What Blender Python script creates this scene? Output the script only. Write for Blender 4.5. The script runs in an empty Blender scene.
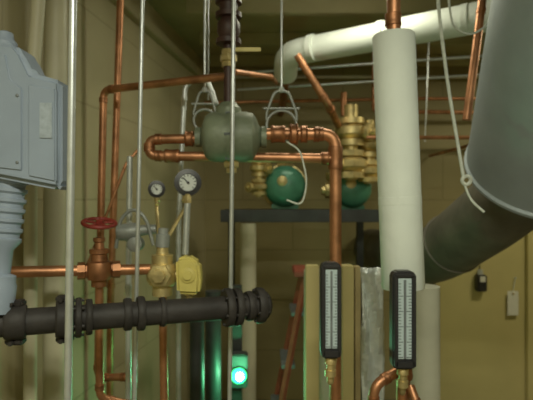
import bpy, bmesh, math, random
from mathutils import Vector, Matrix
random.seed(4)
S = bpy.context.scene
S.view_settings.view_transform = 'Standard'
S.view_settings.gamma = 1.12

# ------------------------------------------------------------ materials
def mat(name, col, metal=0.0, rough=0.5, var=0.15, scale=8.0, bump=0.0, bscale=60.0, emit=None, estr=0.0, spec=0.5):
    m = bpy.data.materials.new(name); m.use_nodes = True
    nt = m.node_tree; b = nt.nodes['Principled BSDF']
    b.inputs['Metallic'].default_value = metal
    b.inputs['Roughness'].default_value = rough
    b.inputs['Specular IOR Level'].default_value = spec
    tc = nt.nodes.new('ShaderNodeTexCoord')
    n = nt.nodes.new('ShaderNodeTexNoise'); n.inputs['Scale'].default_value = scale; n.inputs['Detail'].default_value = 5
    nt.links.new(tc.outputs['Object'], n.inputs['Vector'])
    r = nt.nodes.new('ShaderNodeValToRGB')
    r.color_ramp.elements[0].position = .3; r.color_ramp.elements[1].position = .7
    r.color_ramp.elements[0].color = tuple(c*(1-var) for c in col)+(1,)
    r.color_ramp.elements[1].color = tuple(min(1, c*(1+var)) for c in col)+(1,)
    nt.links.new(n.outputs['Fac'], r.inputs['Fac']); nt.links.new(r.outputs['Color'], b.inputs['Base Color'])
    if bump:
        n2 = nt.nodes.new('ShaderNodeTexNoise'); n2.inputs['Scale'].default_value = bscale
        nt.links.new(tc.outputs['Object'], n2.inputs['Vector'])
        bp = nt.nodes.new('ShaderNodeBump'); bp.inputs['Strength'].default_value = bump; bp.inputs['Distance'].default_value = .01
        nt.links.new(n2.outputs['Fac'], bp.inputs['Height']); nt.links.new(bp.outputs['Normal'], b.inputs['Normal'])
    if emit:
        b.inputs['Emission Color'].default_value = emit+(1,); b.inputs['Emission Strength'].default_value = estr
    return m

def block_mat(name, c1, c2, mortar, bw, bh, msize=.006):
    m = mat(name, c1, 0, .6, .1, 3)
    nt = m.node_tree; b = nt.nodes['Principled BSDF']
    tc = nt.nodes['Texture Coordinate']
    sp = nt.nodes.new('ShaderNodeSeparateXYZ'); cb = nt.nodes.new('ShaderNodeCombineXYZ')
    nt.links.new(tc.outputs['Object'], sp.inputs[0])
    nt.links.new(sp.outputs['X'], cb.inputs['X']); nt.links.new(sp.outputs['Z'], cb.inputs['Y'])
    br = nt.nodes.new('ShaderNodeTexBrick'); br.inputs['Scale'].default_value = 1
    br.inputs['Brick Width'].default_value = bw; br.inputs['Row Height'].default_value = bh
    br.inputs['Mortar Size'].default_value = msize; br.inputs['Mortar Smooth'].default_value = .4
    br.inputs['Color1'].default_value = c1+(1,); br.inputs['Color2'].default_value = c2+(1,); br.inputs['Mortar'].default_value = mortar+(1,)
    nt.links.new(cb.outputs[0], br.inputs['Vector'])
    mx = nt.nodes.new('ShaderNodeMixRGB'); mx.blend_type = 'MULTIPLY'; mx.inputs['Fac'].default_value = .55
    n = nt.nodes.new('ShaderNodeTexNoise'); n.inputs['Scale'].default_value = 2.2; n.inputs['Detail'].default_value = 6
    nt.links.new(tc.outputs['Object'], n.inputs['Vector'])
    r = nt.nodes.new('ShaderNodeValToRGB'); r.color_ramp.elements[0].position = .3; r.color_ramp.elements[0].color = (.7, .68, .6, 1)
    r.color_ramp.elements[1].position = .65
    nt.links.new(n.outputs['Fac'], r.inputs['Fac'])
    nt.links.new(br.outputs['Color'], mx.inputs[1]); nt.links.new(r.outputs['Color'], mx.inputs[2])
    nt.links.new(mx.outputs[0], b.inputs['Base Color'])
    bp = nt.nodes.new('ShaderNodeBump'); bp.inputs['Strength'].default_value = .3; bp.inputs['Distance'].default_value = .01; bp.invert = True
    nt.links.new(br.outputs['Fac'], bp.inputs['Height']); nt.links.new(bp.outputs['Normal'], b.inputs['Normal'])
    return m

M_wallL = block_mat('paint_cream_block', (.43,.38,.22), (.41,.365,.21), (.35,.31,.175), .8, .4)
M_wallB = block_mat('paint_olive_block', (.31,.26,.115), (.295,.25,.11), (.23,.19,.08), .8, .4)
M_ceil = mat('paint_ceiling', (.34,.30,.15), 0, .7, .12, 4)
M_floor = mat('concrete_floor', (.16,.15,.11), 0, .7, .25, 5, .3)
M_cop = mat('copper', (.48,.215,.105), .85, .42, .4, 14, .1, 30)
M_copd = mat('copper_fitting', (.35,.15,.07), .85, .46, .4, 20)
M_brass = mat('brass', (.64,.51,.23), .8, .44, .3, 20, .15)
M_steel = mat('galvanized_steel', (.62,.66,.66), .7, .36, .12, 25)
M_blk = mat('black_iron', (.026,.023,.022), 0, .6, .3, 18, .1, 90, spec=.3)
M_blkp = mat('black_plastic', (.015,.015,.018), 0, .4, .2)
M_grey = mat('grey_blue_enamel', (.26,.32,.41), 0, .5, .06, 9)
M_greyd = mat('grey_cast', (.15,.17,.18), .3, .5, .2, 15, .2)
M_greyl = mat('cast_aluminium', (.28,.30,.28), .4, .5, .2, 15, .2)
M_white = mat('white_insulation_jacket', (.72,.78,.71), 0, .7, .06, 6, .2, 25)
M_white2 = mat('cream_insulation_jacket', (.46,.46,.35), 0, .65, .1, 6, .2, 25)
M_tan = mat('tan_painted_pipe', (.50,.47,.32), 0, .5, .08, 7)
M_duct = mat('duct_sheet_metal', (.29,.34,.36), .3, .55, .12, 5, .12, 12)
M_ductd = mat('duct_branch_dark', (.12,.11,.085), .1, .6, .25, 9, .3, 20)  # darker, browner base colour for the branch behind the duct
M_green = mat('grey_green_enamel', (.16,.19,.125), .1, .5, .2, 14, .15)
M_teal = mat('teal_enamel', (.06,.22,.14), .1, .32, .2, 16)
M_red = mat('red_enamel', (.22,.02,.015), 0, .5, .25, 20)
M_dkred = mat('dark_red_primer', (.045,.018,.015), 0, .5, .3, 20)
M_redd = mat('red_fiberglass', (.26,.06,.035), 0, .5, .2, 20)
M_yel = mat('yellow_enamel', (.62,.52,.13), 0, .45, .12, 20)
M_face = mat('dial_face', (.62,.66,.62), 0, .4, .04)
M_scale = mat('scale_face', (.42,.52,.54), 0, .35, .06)
M_plate = mat('white_label', (.70,.68,.58), 0, .5, .05)
M_nplate = mat('grey_nameplate', (.34,.40,.46), 0, .4, .2, 60)
M_ply = mat('plywood', (.42,.33,.15), 0, .55, .2, 5, .1)
M_ply2 = mat('painted_panel', (.52,.44,.18), 0, .5, .08, 3)
M_foil = mat('foil_facing', (.74,.80,.78), .5, .4, .12, 12, 1.0, 28)
M_rope = mat('pale_cord', (.60,.64,.56), 0, .7, .15, 60)
M_beam = mat('dark_painted_steel', (.03,.035,.035), .2, .5, .3, 12)
M_lamp = mat('lamp_tube', (.9,.9,.85), 0, .4, 0, 5, emit=(1,.97,.82), estr=5)
M_led = mat('green_led', (.1,.9,.3), 0, .3, 0, 5, emit=(.5,1,.7), estr=80)
M_glow = mat('green_lens', (.02,.5,.12), 0, .25, 0, 5, emit=(.02,1,.22), estr=5)

# ------------------------------------------------------------ geometry helpers
def mk(name, bm, m, smooth=True):
    bmesh.ops.recalc_face_normals(bm, faces=bm.faces[:])
    me = bpy.data.meshes.new(name); bm.to_mesh(me); bm.free()
    if smooth:
        for p in me.polygons: p.use_smooth = True
        try: me.set_sharp_from_angle(angle=math.radians(38))
        except Exception: pass
    me.materials.append(m)
    o = bpy.data.objects.new(name, me); S.collection.objects.link(o)
    return o

def fillet(pts, rad, seg=7):
    pts = [Vector(p) for p in pts]; out = [pts[0]]
    for i in range(1, len(pts)-1):
        a, b, c = pts[i-1], pts[i], pts[i+1]
        d1 = (a-b); d2 = (c-b); r = min(rad, d1.length*.48, d2.length*.48)
        p1 = b+d1.normalized()*r; p2 = b+d2.normalized()*r
        for k in range(seg+1):
            t = k/seg
            out.append(p1*(1-t)**2 + b*2*t*(1-t) + p2*t*t)
    out.append(pts[-1]); return out

def sweep(bm, path, r, n=20, cap=True):
    rings = []; t0 = (path[1]-path[0]).normalized()
    up = Vector((0,0,1)) if abs(t0.z) < .9 else Vector((1,0,0))
    u = t0.cross(up).normalized(); L = len(path)
    for i, p in enumerate(path):
        if i == 0: t = (path[1]-path[0])
        elif i == L-1: t = (path[-1]-path[-2])
        else: t = (path[i+1]-path[i]).normalized()+(path[i]-path[i-1]).normalized()
        t.normalize(); u = (u-t*u.dot(t)).normalized(); v = t.cross(u)
        rr = r[i] if isinstance(r, (list, tuple)) else r
        rings.append([bm.verts.new(p+(u*math.cos(2*math.pi*k/n)+v*math.sin(2*math.pi*k/n))*rr) for k in range(n)])
    for a, b in zip(rings, rings[1:]):
        for k in range(n): bm.faces.new((a[k], a[(k+1)%n], b[(k+1)%n], b[k]))
    if cap: bm.faces.new(rings[0]); bm.faces.new(rings[-1])

def tube(name, pts, r, m, bend=.05, n=20):
    bm = bmesh.new(); sweep(bm, fillet(pts, bend) if len(pts) > 2 else [Vector(p) for p in pts], r, n)
    return mk(name, bm, m)

def lathe(name, p, d, prof, m, n=28):
    p = Vector(p); d = Vector(d).normalized(); bm = bmesh.new()
    up = Vector((0,0,1)) if abs(d.z) < .9 else Vector((1,0,0))
    u = d.cross(up).normalized(); v = d.cross(u); rings = []
    for s, rr in prof:
        rr = max(rr, .0003)
        rings.append([bm.verts.new(p+d*s+(u*math.cos(2*math.pi*k/n)+v*math.sin(2*math.pi*k/n))*rr) for k in range(n)])
    for a, b in zip(rings, rings[1:]):
        for k in range(n): bm.faces.new((a[k], a[(k+1)%n], b[(k+1)%n], b[k]))
    bm.faces.new(rings[0]); bm.faces.new(rings[-1])
    return mk(name, bm, m)

def box(name, c, s, m, bev=.003, rot=None):
    bm = bmesh.new(); bmesh.ops.create_cube(bm, size=1)
    for v in bm.verts: v.co = Vector((v.co.x*s[0], v.co.y*s[1], v.co.z*s[2]))
    if bev: bmesh.ops.bevel(bm, geom=bm.edges[:], offset=bev, segments=2, affect='EDGES')
    if rot: bmesh.ops.rotate(bm, verts=bm.verts[:], cent=(0,0,0), matrix=rot)
    for v in bm.verts: v.co += Vector(c)
    return mk(name, bm, m)

def prism(name, poly, y0, y1, m, bev=.008):
    bm = bmesh.new()
    f = bm.faces.new([bm.verts.new((x, y0, z)) for x, z in poly])
    r = bmesh.ops.extrude_face_region(bm, geom=[f])
    for v in r['geom']:
        if isinstance(v, bmesh.types.BMVert): v.co.y = y1
    bmesh.ops.recalc_face_normals(bm, faces=bm.faces[:])
    if bev: bmesh.ops.bevel(bm, geom=bm.edges[:], offset=bev, segments=3, affect='EDGES')
    return mk(name, bm, m)

def ball(name, c, r, m, sc=(1,1,1)):
    bm = bmesh.new(); bmesh.ops.create_uvsphere(bm, u_segments=28, v_segments=16, radius=r)
    for v in bm.verts: v.co = Vector((v.co.x*sc[0], v.co.y*sc[1], v.co.z*sc[2]))+Vector(c)
    return mk(name, bm, m)

def ringtorus(name, c, ax, R, r, m, n=36):
    c = Vector(c); ax = Vector(ax).normalized(); up = Vector((0,0,1)) if abs(ax.z) < .9 else Vector((1,0,0))
    u = ax.cross(up).normalized(); v = ax.cross(u); bm = bmesh.new(); rings = []; k2 = 12
    for i in range(n):
        a = 2*math.pi*i/n; e = u*math.cos(a)+v*math.sin(a)
        rings.append([bm.verts.new(c+e*(R+r*math.cos(2*math.pi*j/k2))+ax*r*math.sin(2*math.pi*j/k2)) for j in range(k2)])
    for i in range(n):
        a, b = rings[i], rings[(i+1)%n]
        for j in range(k2): bm.faces.new((a[j], a[(j+1)%k2], b[(j+1)%k2], b[j]))
    return mk(name, bm, m)

def group(name, parts):
    e = bpy.data.objects.new(name, None); e.empty_display_size = .05; S.collection.objects.link(e)
    cs = [p.matrix_world @ Vector(b) for p in parts for b in p.bound_box]
    c = sum(cs, Vector())/len(cs); e.location = c
    for p in parts: p.parent = e; p.location = Vector(p.location)-c
    return e

def collar(p, d, r, m=None, h=.03, lip=.004, nm='coupling'):
    m = m or M_copd
    return lathe(nm, Vector(p)-Vector(d).normalized()*h/2, d, [(0,r),(0,r+lip),(.15*h,r+lip*1.3),(.25*h,r+lip),(.75*h,r+lip),(.85*h,r+lip*1.3),(h,r+lip),(h,r)], m)

def pipe(name, pts, r, m=None, cm=None, bend=None):
    m = m or M_cop; cm = cm or M_copd; bend = bend or r*2.4
    parts = [tube('run', pts, r, m, bend)]
    P = [Vector(p) for p in pts]
    for i in range(1, len(P)-1):
        for q in (P[i-1], P[i+1]):
            d = q-P[i]
            if d.length > bend*1.6: parts.append(collar(P[i]+d.normalized()*(bend+.006), d, r, cm, h=r*1.3, lip=r*.16, nm='elbow_socket'))
    return group(name, parts)

# ------------------------------------------------------------ room
YB = 4.0; ZC = 2.7
def wall(name, a, b, h, m, th=.1):
    a = Vector(a); b = Vector(b); L = (b-a).length; ang = math.atan2(b.y-a.y, b.x-a.x)
    bm = bmesh.new(); bmesh.ops.create_cube(bm, size=1)
    for v in bm.verts: v.co = Vector(((v.co.x+.5)*L, (v.co.y+.5)*th, (v.co.z+.5)*h))
    o = mk(name, bm, m, False); o.location = (a.x, a.y, 0); o.rotation_euler = (0,0,ang); return o
wall('wall_left', (-1.27,-1.6), (-.49,4.0), ZC, M_wallL)
wall('wall_back', (-.59,4.0), (3.1,4.0), ZC, M_wallB)
wall('wall_right', (3.0,4.0), (3.0,-1.6), ZC, M_wallB)
wall('wall_front', (3.1,-1.6), (-1.37,-1.6), ZC, M_wallL)
box('floor', (.9,1.2,-.05), (4.8,5.9,.1), M_floor, 0)
box('ceiling', (.9,1.2,ZC+.05), (4.8,5.9,.1), M_ceil, 0)
for i, y in enumerate((2.75, 3.3, 3.8)):
    box('ceiling_joist', (1.27,y,ZC-.04), (3.42,.05,.078), M_ceil, .004)
a = math.atan2(.136, 1)
box('trim_1', (-.60,3.1,2.55), (.05,1.75,.06), M_wallL, .004, Matrix.Rotation(-a, 3, 'Z'))
group('plywood_backboard', [box('sheet', (2.02,3.975,.665), (1.37,.04,1.33), M_ply2, .003),
      box('batten_1', (2.08,3.93,.68), (.07,.04,1.36), M_ply2, .004),
      box('batten_2', (1.34,3.945,.66), (.03,.05,1.32), M_ply, .004)])

# ------------------------------------------------------------ hanger rods and steel conduits
def conduit(nm, top, bot, r, m=M_steel):
    t = Vector(top); b = Vector(bot); d = t-b
    ps = [tube('rod', [b, t], r, m, n=18)]
    for z in (.02,.98): ps.append(lathe('flange_%d' % (z*100), b+d*z-d.normalized()*.01, d, [(0,r),(0,r*2.2),(.015,r*2.2),(.02,r)], m))
    return group(nm, ps)
conduit('steel_conduit', (-.417,1.1,2.7), (-.452,1.1,0), .0085)
conduit('steel_conduit', (-.362,1.5,2.7), (-.416,1.5,0), .0062)
conduit('steel_conduit', (-.100,1.6,2.7), (-.128,1.6,0), .0068)

pipe('painted_riser_pipe', [(-.715,1.7,2.7),(-.722,1.7,0)], .038, M_tan)
pipe('painted_riser_pipe', [(-.66,1.53,2.7),(-.735,1.56,1.9),(-.74,1.56,0)], .020, M_tan, M_tan)
pipe('painted_riser_pipe', [(-.11,3.0,1.46),(-.11,3.0,0)], .048, M_tan)

# ------------------------------------------------------------ valve actuator (grey box, left)
poly = [(-.734,1.936),(-.65,1.984),(-.595,1.979),(-.576,1.955),(-.552,1.907),(-.482,1.888),(-.482,1.634),(-.49,1.624),(-.638,1.653),(-.734,1.672)]
poly = [(x-.012, z) for x, z in poly]
ps = [prism('housing', poly, 1.2, 1.30, M_grey, .012),
      prism('cover_panel', [(-.732,1.92),(-.664,1.955),(-.624,1.95),(-.612,1.89),(-.584,1.868),(-.584,1.668),(-.644,1.675),(-.732,1.69)], 1.196, 1.21, M_grey, .004),
      prism('terminal_cover', [(-.572,1.878),(-.504,1.868),(-.504,1.642),(-.572,1.656)], 1.196, 1.21, M_grey, .004),
      box('nameplate', (-.527,1.195,1.79), (.030,.004,.085), M_nplate, .001),
      lathe('top_knob', (-.66,1.26,1.965), (0,0,1), [(0,.03),(.03,.03),(.04,.022),(.055,.02),(.06,.01)], M_grey)]
for x, z in ((-.596,1.85),(-.596,1.69),(-.71,1.71),(-.71,1.90)):
    ps.append(lathe('screw', (x,1.197,z), (0,-1,0), [(0,.004),(.003,.004),(.004,.002)], M_greyd, 12))
nd = Vector((-.03,-.02,-.32)).normalized()
prof = [(0,.045),(.02,.045)]
for i in range(6): prof += [(.025+i*.025,.036),(.035+i*.025,.036),(.036+i*.025,.042),(.044+i*.025,.042)]
prof += [(.19,.026),(.25,.026),(.255,.040),(.27,.040),(.28,.044),(.345,.044)]
ps.append(lathe('ribbed_neck', (-.645,1.265,1.665), nd, prof, M_grey))
group('valve_actuator', ps)

# ------------------------------------------------------------ black iron header pipe
A = Vector((-.85,1.18,1.2925)); B = Vector((-.012,1.5,1.285)); L0 = Vector((-.666,1.25,1.2925)); D = (Vector((-.012,1.5,1.285))-L0)
dn = D.normalized(); R = .034
ps = [tube('header', [A, B], R, M_blk, n=32)]
def clamp(t, w=.05, ro=.052):
    c = L0+D*t
    q = [lathe('grooved_clamp', c-dn*w/2, dn, [(0,R),(0,ro*.9),(w*.12,ro),(w*.88,ro),(w,ro*.9),(w,R)], M_blk, 32)]
    for s in (1,-1):
        q.append(box('bolt_pad', c+Vector((0,0,s*(ro+.003))), (w*.9,.03,.016), M_blk, .004))
        q.append(lathe('bolt', c+Vector((0,-.03,s*(ro+.003))), (0,1,0), [(0,.004),(0,.006),(.008,.006),(.009,.005),(.05,.005),(.051,.006),(.06,.006)], M_blk, 6))
    return q
def flange(t, w, ro, bolts=True):
    c = L0+D*t
    q = [lathe('flange', c-dn*w/2, dn, [(0,R),(0,ro*.95),(w*.2,ro),(w*.8,ro),(w,ro*.95),(w,R)], M_blk, 32)]
    u = dn.cross(Vector((0,0,1))).normalized(); v = dn.cross(u)
    if bolts:
        for k in range(6):
            e = (u*math.cos(k*1.047+.3)+v*math.sin(k*1.047+.3))*ro*.86
            q.append(lathe('bolt', c+e-dn*(w/2+.006), dn, [(0,.004),(w+.012,.004)], M_blk, 6))
    return q
ps += clamp(.05,.05,.045)+clamp(.215,.045,.050)
for t, w, ro in ((.262,.016,.052),(.30,.016,.047),(.44,.02,.044),(.49,.02,.047),(.575,.014,.041),(.845,.022,.056),(.885,.020,.056),(.94,.02,.044),(.985,.024,.053)):
    ps += flange(t, w, ro, ro > .05)
ps.append(lathe('end_cap', B, dn, [(0,R+.006),(.012,R+.006),(.02,R*.9),(.026,R*.5),(.028,.001)], M_blk, 32))
group('black_iron_header', ps)

# ------------------------------------------------------------ copper runs on the left
pipe('copper_pipe', [(-.605,2.1,2.7),(-.655,2.1,1.2),(-.665,2.1,0)], .0145)
pipe('copper_pipe', [(-.133,1.75,2.034),(-.643,1.973,2.034),(-.667,1.973,.90),(-.52,1.95,.91),(-.50,1.95,.0)], .0145)
pipe('copper_pipe', [(-.80,1.44,1.391),(-.345,1.6,1.379)], .017)
pipe('copper_pipe', [(-.515,1.54,1.36),(-.52,1.56,.98),(-.40,1.62,.93),(-.385,1.62,0)], .013)
pipe('copper_pipe', [(-.333,1.6,1.35),(-.318,1.62,0)], .013)
pipe('copper_pipe', [(-.70,1.90,1.30),(-.545,1.94,1.74),(-.50,1.96,1.80)], .006)
pipe('steel_drop_pipe', [(-.470,1.72,1.75),(-.475,1.72,1.33),(-.475,1.72,.0)], .010, M_steel, M_steel)

V = Vector((-.515,1.54,1.384))
axw = Vector((.12,-.22,1)).normalized(); uw = axw.cross(Vector((0,1,0))).normalized(); vw = axw.cross(uw)
ps = [lathe('body', V-Vector((0,0,.05)), (0,0,1), [(0,.014),(0,.024),(.02,.024),(.022,.034),(.05,.042),(.075,.036),(.08,.026),(.10,.024),(.102,.030),(.115,.030),(.117,.016),(.135,.014),(.138,.018),(.15,.018),(.152,.006),(.195,.006)], M_copd),
      lathe('side_union', V+Vector((-.06,-.02,0)), (.94,.33,0), [(0,.018),(0,.027),(.022,.027),(.024,.022),(.10,.022),(.102,.027),(.125,.027),(.125,.018)], M_copd, 8),
      ringtorus('handwheel_rim', V+Vector((0,0,.145)), axw, .048, .0065, M_red),
      lathe('wheel_hub', V+Vector((0,0,.135)), axw, [(0,.012),(.02,.012),(.022,.006)], M_red)]
for k in range(5):
    e = uw*math.cos(k*1.2566)+vw*math.sin(k*1.2566)
    ps.append(tube('spoke_%d' % k, [V+Vector((0,0,.145)), V+Vector((0,0,.145))+e*.048], .004, M_red, n=10))
group('gate_valve', ps)

ps = [tube('guard_arc', [(-.50,1.66,1.44),(-.485,1.66,1.54),(-.44,1.66,1.575),(-.40,1.66,1.54),(-.375,1.66,1.45)], .006, M_greyl, .06),
      lathe('disc', (-.50,1.67,1.49), (1,.1,.1), [(0,.02),(.002,.026),(.03,.03),(.045,.03),(.075,.026),(.077,.018),(.13,.016)], M_greyl),
      lathe('hub', (-.43,1.62,1.455), (0,1,0), [(0,.018),(.003,.024),(.05,.024),(.06,.012)], M_greyl)]
group('pressure_control', ps)

V = Vector((-.333,1.6,1.365))
ps = [lathe('body', V-Vector((0,0,.07)), (0,0,1), [(0,.014),(0,.032),(.03,.032),(.033,.040),(.05,.050),(.08,.050),(.10,.040),(.102,.034),(.13,.034),(.133,.02),(.16,.018)], M_brass, 10),
      lathe('front_plug', V+Vector((0,-.02,0)), (0,-1,0), [(0,.036),(.03,.036),(.032,.022),(.045,.022),(.046,.01)], M_brass, 6),
      lathe('bonnet', V+Vector((0,0,.085)), (.05,0,1), [(0,.022),(.04,.022),(.042,.016),(.06,.016)], M_greyl),
      lathe('side_nipple', V, (1,0,0), [(0,.02),(.05,.02)], M_brass, 8)]
group('brass_valve', ps)
V = Vector((-.246,1.6,1.365))
ps = [prism('body', [(V.x-.036,V.z-.060),(V.x+.034,V.z-.063),(V.x+.040,V.z-.01),(V.x+.034,V.z+.038),(V.x-.005,V.z+.062),(V.x-.040,V.z+.048)], V.y-.035, V.y+.03, M_yel, .010),
      lathe('bonnet_cap', V+Vector((0,-.03,0)), (0,-1,0), [(0,.024),(.010,.024),(.012,.014),(.018,.014)], M_yel, 20),
      lathe('outlet', V-Vector((0,0,.05)), (0,0,-1), [(0,.016),(.02,.016),(.022,.010),(.04,.010)], M_brass, 8)]
group('pressure_regulator', ps)

def gauge(c, r, base, d=(.25,-1,.05)):
    c = Vector(c); d = Vector(d).normalized()
    ps = [lathe('case', c-d*.02, d, [(0,r*.6),(.003,r*.95),(.028,r*.97),(.03,r*1.15),(.038,r*1.15),(.040,r*.76),(.034,r*.74),(.0335,.001)], M_blkp, 36),
          lathe('dial', c-d*.02, d, [(.0345,r*.72),(.0352,r*.72),(.0353,.001)], M_face, 32)]
    u = d.cross(Vector((0,0,1))).normalized(); v = u.cross(d)
    for k in range(11):
        a = math.radians(-45+27*k); e = u*math.cos(a)+v*math.sin(a); q = c+d*.0165
        ps.append(tube('tick_%d' % k, [q+e*r*.52, q+e*r*.70], r*.035, M_blkp, n=6))
    q = c+d*.018
    ps.append(tube('needle', [q-(u*.6+v*.5)*r*.2, q+(u*.6+v*.6)*r*.7], r*.045, M_blkp, n=6))
    ps.append(lathe('pivot', q, d, [(0,r*.12),(.002,r*.12),(.003,r*.04)], M_blkp, 12))
    b = Vector(base); s = c-Vector((0,0,r))
    ps.append(lathe('hex_stem', s+Vector((0,0,.01)), (b-s), [(0,.010),(.03,.010),(.031,.007),(.045,.007)], M_brass, 6))
    ps.append(tube('siphon', [s, s+Vector((0,0,-.03)), b], .006, M_brass, .02, n=12))
    return group('pressure_gauge', ps)
gauge((-.2765,1.75,1.660), .041, (-.335,1.62,1.45))
gauge((-.385,1.75,1.637), .026, (-.350,1.64,1.44))
ps = [tube('tube', [(-.262,1.66,1.60),(-.27,1.66,1.42)], .011, M_steel), lathe('cap', (-.262,1.66,1.59), (0,0,1), [(0,.014),(.02,.014),(.03,.006)], M_brass, 6)]
group('pipe_thermowell', ps)
pipe('flexible_conduit', [(-.20,2.0,1.98),(-.24,2.0,2.09),(-.325,2.0,2.07),(-.335,2.0,1.90),(-.352,2.0,1.50),(-.352,2.0,0)], .010, M_steel, M_steel, .06)

# ------------------------------------------------------------ air separator with loop piping
c = Vector((-.1225,1.75,1.82))
prof = [(0,.024),(.0,.034),(.018,.034),(.020,.030),(.028,.056),(.036,.074),(.05,.084),(.075,.088),(.175,.088),(.20,.082),(.210,.068),(.220,.043),(.228,.030),(.230,.038),(.248,.038),(.248,.024)]
ps = [lathe('tank', c-Vector((.125,0,0)), (1,0,0), prof, M_green, 40),
      lathe('mid_band', c-Vector((.012,0,0)), (1,0,0), [(0,.085),(0,.092),(.02,.092),(.02,.085)], M_green, 40),
      lathe('top_boss', c+Vector((-.0105,0,.07)), (0,0,1), [(0,.05),(.020,.045),(.030,.045),(.040,.034),(.050,.028)], M_green, 20),
      lathe('bottom_boss', c+Vector((0,0,-.075)), (0,0,-1), [(0,.03),(.03,.028),(.032,.02),(.05,.02)], M_brass, 6)]
for k in range(6):
    a = k*math.pi/3; ps.append(lathe('bolt_%d' % k, c+Vector((-.018,math.cos(a)*.089,math.sin(a)*.089)), (1,0,0), [(0,.005),(.032,.005)], M_greyd, 6))
group('air_separator', ps)
vx = Vector((-.133,1.75,0))
ps = [tube('riser', [vx+Vector((0,0,1.90)), vx+Vector((0,0,2.7))], .017, M_dkred),
      lathe('valve_body', vx+Vector((0,0,2.145)), (0,0,1), [(0,.016),(0,.044),(.016,.044),(.018,.030),(.04,.040),(.07,.040),(.09,.030),(.092,.046),(.108,.046),(.112,.030),(.14,.034),(.142,.046),(.158,.046),(.162,.028),(.22,.024)], M_dkred, 24),
      lathe('ball_valve', vx+Vector((0,0,2.065)), (0,0,1), [(0,.016),(0,.024),(.016,.024),(.02,.03),(.04,.03),(.044,.024),(.06,.024),(.06,.016)], M_brass, 8),
      box('lever', vx+Vector((.066,-.03,2.118)), (.095,.004,.014), M_yel, .0015),
      tube('lever_stem', [vx+Vector((.012,0,2.118)), vx+Vector((.022,-.032,2.118))], .006, M_brass)]
group('isolation_valve', ps)
pipe('copper_pipe', [(.00,1.75,1.83),(.2415,1.75,1.83),(.2415,1.75,0)], .021)
pipe('copper_pipe', [(-.23,1.75,1.815),(-.41,1.75,1.812),(-.41,1.75,1.755),(.225,1.75,1.745)], .017, bend=.026)
group('pipe_coupling', [collar((.040,1.75,1.83),(1,0,0),.021,h=.05,lip=.008), collar((.095,1.75,1.83),(1,0,0),.021,h=.03,lip=.014,nm='union_nut'), collar((.13,1.75,1.83),(1,0,0),.021,h=.025,lip=.008,nm='sleeve'), collar((.175,1.75,1.83),(1,0,0),.021,h=.02,lip=.006,nm='ring')])
group('pipe_coupling', [collar((-.33,1.75,1.754),(1,0,0),.017,h=.05,lip=.006), collar((-.27,1.75,1.814),(1,0,0),.017,h=.03,lip=.009,nm='union_nut')])
group('pipe_tee', [collar((.2415,1.75,1.745),(0,0,1),.021,h=.075,lip=.004), collar((.205,1.75,1.745),(1,0,0),.017,h=.03,lip=.005,nm='branch')])

def clevis(x, y, zt, zp, w, rod=.004):
    ps = [tube('threaded_rod', [(x,y,2.7),(x,y,zt)], rod, M_steel, n=10),
          lathe('nut', (x,y,zt-.008), (0,0,1), [(0,.010),(.016,.010)], M_steel, 6)]
    for s in (1,-1):
        ps.append(tube('strap_%d' % (1.5+s*.5), [(x,y,zt),(x+s*w*.25,y,zt-.01),(x+s*w*.5,y,zt-.08),(x+s*w*.5,y,zp+.02)], .0045, M_greyl, .03, n=10))
    ps.append(ringtorus('loop', (x,y,zp+.0), (0,1,0), w*.5, .0045, M_greyl))
    ps.append(tube('cross_bolt', [(x-w*.6,y,zp+.06),(x+w*.6,y,zp+.06)], .004, M_greyl, n=10))
    return group('clevis_hanger', ps)
clevis(.0525,1.75,1.985,1.86,.105)
clevis(-.225,1.82,2.00,1.89,.08)

tube('grey_cable', [(.07,1.72,1.80),(.115,1.70,1.77),(.14,1.70,1.66),(.12,1.70,1.58),(.07,1.72,1.60)], .003, M_rope, .05, n=10)

# ------------------------------------------------------------ white insulated riser + thermometers
top = Vector((.381,1.5,2.095)); bot = Vector((.410,1.5,1.335)); d = top-bot; Ln = d.length
ps = [lathe('jacket', bot, d, [(0,.02),(0,.060),(.004,.063),(Ln*.33,.063),(Ln*.331,.0637),(Ln*.36,.0637),(Ln*.361,.063),(Ln-.004,.063),(Ln,.060),(Ln,.02)], M_white, 40),
      tube('pipe_above', [top-d*.05, (.379,1.5,2.7)], .020, M_cop),
      collar((.380,1.5,2.14),(0,0,1),.020,h=.035),
      tube('pipe_below', [bot+d*.05, (.412,1.5,0)], .020, M_cop),
      collar((.411,1.5,1.10),(0,0,1),.020,h=.07,lip=.006,nm='tee')]
group('insulated_riser_pipe', ps)
pipe('copper_pipe', [(.392,1.49,1.09),(.315,1.47,1.055),(.31,1.47,0)], .015)
pipe('copper_pipe', [(.425,1.48,1.05),(.445,1.44,.98),(.45,1.44,0)], .013)
pipe('insulated_drop_pipe', [(.57,1.8,1.29),(.574,1.8,0)], .052, M_white2)

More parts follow.
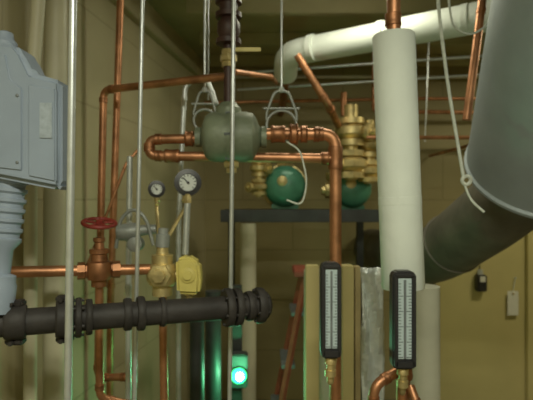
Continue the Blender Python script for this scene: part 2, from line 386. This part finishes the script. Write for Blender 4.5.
def thermometer(c, w, h, ay):
    c = Vector(c); x, y, z = c
    pol = [(x-w/2,z-h/2+.012),(x-w/2+.008,z-h/2),(x+w/2-.008,z-h/2),(x+w/2,z-h/2+.012),(x+w/2,z+h/2-.012),(x+w/2-.01,z+h/2),(x-w/2+.01,z+h/2),(x-w/2,z+h/2-.012)]
    ps = [prism('case', pol, y-.012, y+.028, M_blkp, .004),
          box('scale_plate', (x,y-.0125,z+.006), (w*.56,.004,h*.82), M_scale, .001),
          box('glass_tube', (x,y-.016,z+.004), (w*.10,.004,h*.80), M_greyd, .001),
          box('bezel_left', (x-w*.37,y-.016,z), (w*.16,.010,h*.93), M_blkp, .002),
          box('bezel_right', (x+w*.37,y-.016,z), (w*.16,.010,h*.93), M_blkp, .002),
          box('bezel_top', (x,y-.016,z+h*.455), (w*.8,.010,h*.03), M_blkp, .002),
          box('bezel_bottom', (x,y-.016,z-h*.44), (w*.8,.010,h*.07), M_blkp, .002)]
    for k in range(25):
        zz = z-h*.37+k*h*.031; ww = w*.20 if k % 5 == 0 else w*.11
        for s in (1,-1): ps.append(box('tick', (x+s*(w*.27-ww/2),y-.0148,zz), (ww,.001,.0016), M_blkp, 0))
    ps.append(lathe('swivel', (x,y+.008,z-h/2+.002), (0,0,-1), [(0,.012),(.006,.016),(.02,.016),(.022,.011),(.036,.011),(.038,.016),(.055,.016),(.058,.008)], M_brass, 12))
    ps.append(tube('thermowell', [(x,y+.008,z-h/2-.045),(x,y+.012,z-h/2-.075),ay], .009, M_brass, .02))
    return group('industrial_thermometer', ps)
thermometer((.180,1.4,1.292), .058, .268, (.238,1.735,1.07))
thermometer((.378,1.38,1.270), .066, .270, (.410,1.485,1.08))

# ------------------------------------------------------------ insulated overhead pipe
ps = [tube('jacket', [(.115,3.02,2.36),(.115,2.84,2.43),(1.107,2.18,2.43),(1.75,1.77,2.43)], .070, M_white, .13, n=32),
      tube('core_pipe', [(.115,2.90,2.40),(.115,3.30,2.29),(.115,3.98,2.29)], .025, M_copd, .08)]
dd = Vector((1.007,-.64,0)).normalized()
for t in (.16,.55,.95): ps.append(collar(Vector((.115,2.81,2.43))+dd*t, dd, .070, M_white, h=.03, lip=.0012, nm='jacket_band'))
group('insulated_overhead_pipe', ps)
for p in ((.62,2.49),(1.35,2.03)):
    group('pipe_hanger', [tube('rod', [(p[0],p[1],2.7),(p[0],p[1],2.505)], .004, M_steel, n=10), ringtorus('band', (p[0],p[1],2.43), dd, .075, .004, M_steel)])
pipe('thin_conduit', [(-.20,3.4,2.46),(.85,3.1,2.46),(2.2,2.75,2.46)], .009, M_steel, M_steel)
pipe('thin_conduit', [(-.20,3.45,2.36),(.85,3.25,2.38),(2.4,2.9,2.40)], .008, M_steel, M_steel)
pipe('thin_conduit', [(-.30,3.9,2.56),(2.9,3.9,2.56)], .012, M_tan, M_tan)
pipe('copper_pipe', [(-.45,3.6,2.30),(1.1,3.6,2.33),(2.8,3.6,2.33)], .012)
pipe('copper_pipe', [(.75,3.5,2.7),(.75,3.5,2.22),(2.8,3.5,2.20)], .014)
pipe('copper_pipe', [(-.115,1.80,2.06),(.02,2.2,2.14),(.06,3.0,2.30)], .011)
pipe('copper_pipe', [(.864,2.0,2.7),(.864,2.0,2.4),(.80,2.0,1.92)], .016)
pipe('copper_pipe', [(.56,2.8,1.95),(1.30,2.8,1.95),(1.30,3.98,1.95)], .011)

# ------------------------------------------------------------ pumps on a shelf in the back
ps = [box('front_channel', (.20,3.0,1.505), (.95,.05,.075), M_beam, .004), box('deck', (.20,3.2,1.53), (.95,.4,.02), M_beam, .003),
      box('rear_channel', (.20,3.42,1.505), (.95,.04,.06), M_beam, .004)]
for x in (-.24,.64):
    ps.append(box('post_%d' % (x>0), (x,3.43,.75), (.045,.045,1.5), M_beam, .003))
group('pump_shelf', ps)
def pump(c, r, m, side=-1):
    c = Vector(c); x, y, z = c
    ps = [lathe('motor', c+Vector((0,.10,0)), (0,-1,0), [(0,r*.9),(.02,r),(.10,r),(.103,r*.93),(.115,r*.93),(.118,r),(.16,r*.96),(.19,r*.80),(.205,r*.55),(.212,r*.2),(.213,.001)], m, 36),
          lathe('volute', c+Vector((0,.16,0)), (0,-1,0), [(0,r*.7),(.01,r*1.1),(.045,r*1.15),(.055,r*.8)], M_brass, 36),
          lathe('face_ring', c+Vector((0,-.080,0)), (0,-1,0), [(0,r*.80),(.006,r*.82),(.010,r*.74),(.012,r*.6)], M_brass, 36),
          lathe('capacitor_box', c+Vector((0,0,r*.8)), (0,0,1), [(0,.05),(.045,.05),(.05,.045)], M_brass, 4),
          lathe('end_boss', c+Vector((-.02,-.095,.03)), (0,-1,0), [(0,.035),(.02,.03),(.025,.015)], M_brass, 16),
          lathe('discharge', c+Vector((side*r*.9,.0,-r*.3)), (0,0,1), [(0,.02),(0,.045),(.025,.045),(.027,.032),(.08,.038),(.102,.055),(.118,.055),(.119,.05),(.122,.055),(.138,.055),(.14,.03),(.2,.026)], M_brass, 20),
          lathe('side_port', c+Vector((side*r*.6,-.03,-.01)), (side,0,0), [(0,.035),(r*.5,.035),(r*.55,.05),(r*.8,.05),(r*.82,.03),(r*1.0,.03)], M_brass, 8),
          box('foot', (x,y+.03,z-r+.005), (r*1.3,.12,.03), m, .005)]
    for k in range(8):
        a = k*math.pi/4+.3; ps.append(lathe('bolt_%d' % k, c+Vector((math.cos(a)*r*.88,-.015,math.sin(a)*r*.88)), (0,-1,0), [(0,.009),(.02,.009)], M_brass, 6))
    return group('circulator_pump', ps)
pump((.115,3.12,1.685), .130, M_teal, -1)
pump((.535,3.15,1.67), .120, M_teal, -1)
def train(x, y, z0, z1, s=1.5, nm='brass_valve_train'):
    ps = [tube('nipple', [(x,y,z0),(x,y,z1)], .022*s, M_brass)]
    z = z0+.01; k = 0; q = lambda L: [(a*s, b*s) for a, b in L]
    while z < z1-.06*s:
        ps.append(lathe('fitting_%d' % k, (x,y,z), (0,0,1), q([(0,.022),(0,.042),(.018,.042),(.02,.032),(.035,.05),(.055,.05),(.065,.032),(.068,.042),(.085,.042),(.085,.022)]), M_brass, (8,16,6)[k%3]))
        ps.append(lathe('stem_%d' % k, (x+.03*s*(1 if k%2 else -1),y-.02,z+.04*s), (1 if k%2 else -1,-.8,0), q([(0,.02),(.02,.02),(.022,.028),(.035,.028),(.037,.012),(.05,.012)]), M_brass, 10))
        z += .10*s; k += 1
    return group(nm, ps)
train(.50,2.96,1.72,2.16,1.9); train(.62,3.02,1.70,2.08,1.5); train(-.045,3.06,1.62,1.86,1.15)
pipe('copper_pipe', [(.46,2.98,2.10),(.46,2.98,2.24)], .018)
pipe('copper_pipe', [(.16,2.62,2.36),(.33,2.65,2.10),(.44,2.98,2.02)], .020)

# ------------------------------------------------------------ big duct, right
E = Vector((1.072,1.9,1.733)); ax = Vector((-.109,-.5,.537)).normalized(); R = .292
Ld = .98
prof = [(-.012,.14),(-.012,R+.004),(-.006,R+.009),(.004,R+.009),(.010,R+.002),(.012,R),(Ld,R),(Ld,.2)]
ps = [lathe('duct_body', E, ax, prof, M_duct, 64),
      tube('branch_elbow', [E-ax*-.02, (.99,2.12,1.56), (.90,2.75,1.27), (.84,3.97,1.22)], .150, M_ductd, .25, n=36),
      ringtorus('branch_band', (.935,2.5,1.385), Vector((-.09,.63,-.29)), .152, .006, M_ductd)]
group('round_duct', ps)

group('hanging_cord', [tube('cord', [(.575,1.7,2.7),(.581,1.7,2.28),(.615,1.7,2.0),(.655,1.66,1.67)], .0055, M_rope, .1, n=10),
      ringtorus('knot', (.662,1.655,1.665), (0,1,.2), .014, .006, M_rope), tube('tail', [(.655,1.66,1.66),(.672,1.65,1.60),(.71,1.63,1.56)], .004, M_rope, n=10)])
tube('looped_cable', [(.655,1.8,2.7),(.655,1.8,2.32),(.67,1.8,2.22),(.734,1.8,2.19),(.80,1.8,2.23),(.82,1.8,2.34),(.82,1.8,2.7)], .004, M_rope, .05, n=10)
tube('hanger_wire', [(.98,3.0,2.7),(.95,3.0,1.95)], .0035, M_steel, n=8)
tube('hanger_wire', [(-.245,2.1,2.7),(-.245,2.1,2.02)], .003, M_steel, n=8)

ps = [box('case', (1.68,3.92,.95), (.075,.07,.13), M_blkp, .008), box('label', (1.68,3.883,.985), (.045,.004,.045), M_plate, .002),
      box('bail', (1.68,3.93,1.03), (.04,.02,.05), M_steel, .006), tube('wire', [(1.68,3.94,1.04),(1.675,3.94,1.33)], .004, M_blkp, n=8)]
group('wall_padlock_box', ps)
group('paper_tag', [box('card', (1.935,3.925,.79), (.085,.003,.19), M_plate, .001), tube('string', [(1.935,3.925,.88),(1.96,3.94,.98)], .003, M_rope, n=8),
      lathe('eyelet', (1.935,3.922,.865), (0,-1,0), [(0,.01),(.003,.008)], M_brass, 12), lathe('nail', (1.96,3.955,.985), (0,-1,0), [(0,.004),(.02,.004),(.021,.008),(.024,.008)], M_steel, 10)])

# ------------------------------------------------------------ insulation boards / foil
group('insulation_board_stack', [
    box('board_edge_left', (.182,2.0,.67), (.052,.05,1.34), M_ply2, .003),
    box('back_sheet', (.262,2.09,.655), (.21,.03,1.31), M_white2, .003),
    box('board_edge_right', (.322,2.0,.67), (.045,.06,1.34), M_ply2, .003),
    box('board_strip', (.362,2.0,.668), (.022,.05,1.335), M_ply, .003)])
bm = bmesh.new(); g = []
for i in range(9):
    g.append([bm.verts.new((.372+.085*i/8, 1.955+random.uniform(-.008,.008)+.012*math.sin(i*1.3+j*.5), 1.335*j/40)) for j in range(41)])
for i in range(8):
    for j in range(40): bm.faces.new((g[i][j], g[i+1][j], g[i+1][j+1], g[i][j+1]))
o = mk('foil_insulation_sheet', bm, M_foil); md = o.modifiers.new('s','SOLIDIFY'); md.thickness = .006

ps = []
for y in (2.45,2.85):
    ps.append(tube('front_rail', [(.20,2.65+(y-2.65)*.5,1.22),(-.04,y,0)], .017, M_redd, n=4))
    ps.append(tube('rear_rail', [(.20,2.65+(y-2.65)*.5,1.22),(.50,y,0)], .013, M_redd, n=4))
for k in range(4):
    z = .24+.26*k; t = 1-z/1.22; x = .20-.24*t; h = .1+.1*t
    ps.append(box('step_%d' % k, (x,2.65,z), (.07,2*h,.02), M_greyd, .003))
ps.append(box('top_cap', (.20,2.65,1.225), (.12,.26,.03), M_redd, .005))
group('step_ladder', ps)

pipe('black_iron_pipe', [(-.285,2.05,1.16),(-.285,2.05,0)], .030, M_beam)
pipe('black_iron_pipe', [(-.235,2.2,1.20),(-.235,2.2,0)], .035, M_beam)
group('indicator_light', [box('strut_post', (-.14,2.35,.60), (.05,.04,1.20), M_beam, .003), box('enclosure', (-.128,2.275,.83), (.085,.07,.15), M_beam, .006),
      lathe('bezel', (-.123,2.24,.817), (0,-1,0), [(0,.038),(.008,.038),(.010,.034)], M_blkp, 24),
      ball('lens', (-.123,2.226,.817), .034, M_glow, (1,.8,1)), ball('led', (-.118,2.200,.822), .017, M_led)])

# ------------------------------------------------------------ lights
def fixture(c, l, w, e, col=(1,.99,.76)):
    x, y, z = c
    group('unseen_fixture', [box('housing', (x,y,z+.03), (l,w,.05), M_plate, .004), lathe('tube_1', (x-l*.47,y-.04,z-.005), (1,0,0), [(0,.013),(l*.94,.013)], M_lamp, 12),
        lathe('tube_2', (x-l*.47,y+.04,z-.005), (1,0,0), [(0,.013),(l*.94,.013)], M_lamp, 12)])
    L = bpy.data.lights.new('unseen_lamp','AREA'); L.shape='RECTANGLE'; L.size=l; L.size_y=w; L.energy=e; L.color=col
    o = bpy.data.objects.new('unseen_lamp', L); S.collection.objects.link(o); o.location = (x,y,z-.03)
fixture((.15,-.3,2.64), 1.2, .16, 43)
fixture((2.2,2.6,2.64), .6, .16, 15, (1,.93,.60))  # unseen extra source, added to light the yellow panel at lower right
fixture((.33,2.28,2.64), .6, .14, 5, (1,.96,.70))  # added out of view to brighten the back and overhead pipe
P = bpy.data.lights.new('indicator_glow','POINT'); P.energy=2.2; P.color=(.1,1,.35); P.shadow_soft_size=.02
o = bpy.data.objects.new('indicator_glow', P); S.collection.objects.link(o); o.location=(-.118,2.13,.825)
w = bpy.data.worlds.new('World'); S.world = w; w.use_nodes = True
w.node_tree.nodes['Background'].inputs[0].default_value = (.5,.5,.4,1); w.node_tree.nodes['Background'].inputs[1].default_value = .1

cam = bpy.data.cameras.new('camera'); cam.lens = 33.77; cam.sensor_width = 36; cam.clip_start=.02
cam.dof.use_dof = True; cam.dof.focus_distance = 1.0; cam.dof.aperture_fstop = 5.0
o = bpy.data.objects.new('camera', cam); S.collection.objects.link(o); o.location = (0,0,1.6); o.rotation_euler = (math.pi/2,0,0)
S.camera = o
